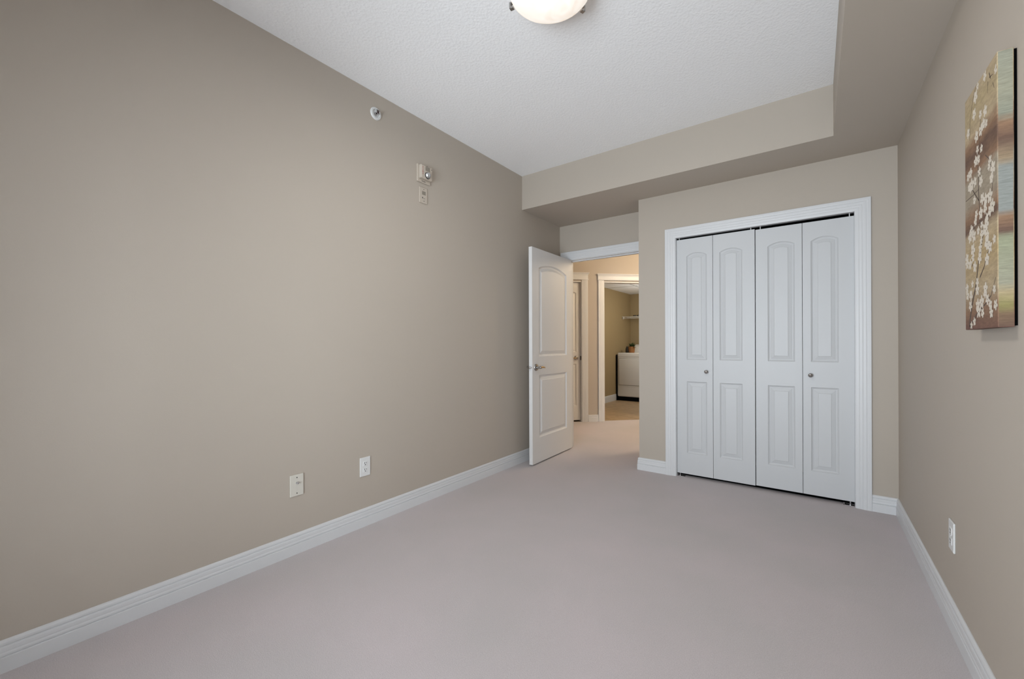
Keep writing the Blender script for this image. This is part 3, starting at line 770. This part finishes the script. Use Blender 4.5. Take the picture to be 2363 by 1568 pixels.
fl += [B(c) for c in ((180,30),(300,130),(380,100),(335,130),(405,200),(220,145),(330,230),(380,250),(285,280),(240,290),(230,370),(350,320),(345,385),(295,400),(330,440),(260,460),(190,460),(175,530),(215,515),(295,490),(290,565),(355,500),(350,580),(425,545),(380,630),(205,660),(205,740),(280,640),(275,740),(350,760),(145,750),(175,810),(225,835),(145,810),(250,990),(250,1075),(200,1015),(145,1060),(150,1130),(185,1130),(335,1060),(330,1110),(425,1065),(180,1240),(295,1200),(255,1230),(355,1170),(385,1225),(440,1225),(265,1295),(305,1310),(395,1310),(220,1400),(190,1440))]
for i, (cx_, cz_) in enumerate(fl):
    if abs(cx_) > CW/2-0.004: cx_ = math.copysign(CW/2-0.010, cx_)
    s_ = random.uniform(0.0070, 0.0125); a0 = random.uniform(0, 6.28)
    for k in range(5):
        a = a0 + k*2*math.pi/5
        px, pz = cx_+s_*math.cos(a), cz_+s_*math.sin(a)
        if abs(px) > CW/2-0.001: continue
        ellipse(bm, px, pz, s_*0.85, s_*random.uniform(0.5, 0.72), a, f0-0.00025-0.000004*i-0.0000006*k, 2)
    if random.random() < 0.5: ellipse(bm, cx_, cz_, s_*0.16, s_*0.16, 0, f0-0.0008, 3, 6)
emit('canvas', bm, [M['canvas_front'], M['canvas_side'], M['petal'], M['twig']], pic)
bm = bmesh.new()
for b_ in ((-CW/2+0.006, CW/2-0.003, -0.006, 0.0, 0.004, 0.04), (-CW/2+0.006, CW/2-0.003, -0.006, 0.0, CH-0.04, CH-0.004), (-CW/2+0.006, -CW/2+0.04, -0.006, 0.0, 0.04, CH-0.04), (CW/2-0.04, CW/2-0.003, -0.006, 0.0, 0.04, CH-0.04)): box(bm, *b_)
emit('stretcher', bm, M['stretcher'], pic)

# ---- laundry: dryer, plant, jar, wire shelf
DX, DYF = -3.235, 8.005
dr = thing('clothes_dryer', 'white front loading dryer seen through the laundry doorway', 'dryer', (DX, DYF, 0))
bm = bmesh.new(); bevbox(bm, 0, 0.69, 0.004, 0.70, 0.082, 0.9635, 0.028, 4); emit('cabinet', bm, M['appliance'], dr, smooth=35)
bm = bmesh.new(); box(bm, -0.022, -0.0005, 0.012, 0.70, 0.0, 0.925); emit('gap_shadow', bm, M['dark'], dr)  # black slab standing in for the shadow between dryer and wall
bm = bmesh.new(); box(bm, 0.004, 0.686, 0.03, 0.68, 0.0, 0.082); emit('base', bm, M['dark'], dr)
bm = bmesh.new(); bevbox(bm, 0.036, 0.654, -0.010, 0.010, 0.318, 0.838, 0.009, 3); dd = emit('door', bm, M['appliance'], dr, smooth=35)
bm = bmesh.new(); box(bm, 0.030, 0.660, 0.0015, 0.006, 0.312, 0.844); emit('door_gap', bm, M['grille'], dd)
bm = bmesh.new(); box(bm, 0.004, 0.686, 0.002, 0.006, 0.880, 0.884); emit('top_seam', bm, M['grille'], dr)
bm = bmesh.new()
pts = [(0.54, 0.955), (0.70, 0.955), (0.70, 1.120), (0.66, 1.130), (0.57, 1.09)]
a = [bm.verts.new((0.15, y, z)) for y, z in pts]; b_ = [bm.verts.new((0.69, y, z)) for y, z in pts]
bm.faces.new(a); bm.faces.new(b_)
for i in range(5): bm.faces.new((a[i], a[(i+1) % 5], b_[(i+1) % 5], b_[i]))
emit('console', bm, M['appliance'], dr)

pl = thing('potted_plant', 'small green plant in an orange brown woven pot on top of the dryer', 'plant', (-3.000, 8.19, 0.9635))
bm = bmesh.new(); lathe(bm, [(0.0, 0.0), (0.052, 0.0), (0.056, 0.02), (0.066, 0.115), (0.068, 0.125), (0.060, 0.125), (0.056, 0.108), (0.0, 0.108)], 28, 'Z', cap=False); emit('pot', bm, M['pot'], pl, smooth=40)
bm = bmesh.new(); lathe(bm, [(0.0, 0.109), (0.056, 0.109)], 20, 'Z', cap=False); emit('soil', bm, M['soil'], pl)
bm = bmesh.new()
for k in range(70):
    a = random.uniform(0, 6.28); el = random.uniform(0.15, 1.35); L = random.uniform(0.07, 0.14); w = random.uniform(0.009, 0.016)
    d = Vector((math.cos(a)*math.cos(el), math.sin(a)*math.cos(el), math.sin(el))); sd = d.cross(Vector((0, 0, 1))).normalized()
    o_ = Vector((random.uniform(-0.02, 0.02), random.uniform(-0.02, 0.02), 0.110)); up = sd.cross(d)
    rows = []
    for j in range(6):
        q = j/5; c_ = o_ + d*L*q - Vector((0, 0, 1))*0.03*q*q; ww = w*math.sin(math.pi*min(0.97, 0.12+0.85*q))
        rows.append([c_-sd*ww, c_+up*ww*0.25, c_+sd*ww])
    grid_faces(bm, rows)
lf = emit('foliage', bm, M['leaf'], pl)

bm = bmesh.new(); lathe(bm, [(0.0, 0.0), (0.034, 0.0), (0.036, 0.02), (0.036, 0.075), (0.030, 0.095), (0.022, 0.105), (0.022, 0.125), (0.0, 0.126)], 24, 'Z', cap=False)
tag(emit('storage_jar', bm, M['jar'], loc=(-3.125, 8.28, 0.9635), smooth=40), 'dark jar on the dryer left of the plant pot', 'jar')

sh = thing('wire_shelf', 'white wire shelf on the laundry room wall above the dryer', 'shelf', (-3.275, 8.88, 1.66))
bm = bmesh.new()
SHD, SHL = 0.48, 2.0
for y, z in ((-0.004, 0.05), (-SHD, 0.05), (-SHD, 0.015), (-SHD/2, 0.046)): tube(bm, [(0.01, y, z), (SHL, y, z)], 0.0042, 6)
emit('rail', bm, M['wire'], sh)
bm = bmesh.new()
for k in range(78):
    x = 0.012 + k*0.0255
    tube(bm, [(x, -0.004, 0.054), (x, -SHD, 0.054), (x, -SHD-0.002, 0.015)], 0.0022, 5)
wr = emit('wire', bm, M['wire'], sh); wr['kind'] = 'stuff'
bm = bmesh.new(); box(bm, 0.0, 0.010, -SHD-0.012, -SHD+0.05, 0.004, 0.060); box(bm, 0.0, 0.05, -SHD-0.012, -SHD-0.006, 0.006, 0.046); emit('end_bracket', bm, M['wire'], sh)
for x, lab in ((0.165, 'small dark can on the wire shelf, left of its twin'), (0.245, 'small dark can on the wire shelf, right of its twin')):
    bm = bmesh.new(); lathe(bm, [(0.0, 0.0), (0.030, 0.0), (0.032, 0.004), (0.032, 0.036), (0.028, 0.040), (0.0, 0.040)], 20, 'Z', cap=False)
    tag(emit('storage_can', bm, M['jar'], loc=(-3.275+x, 8.88-0.20, 1.7162), smooth=40), lab, 'can', group='dark cans on the laundry shelf')
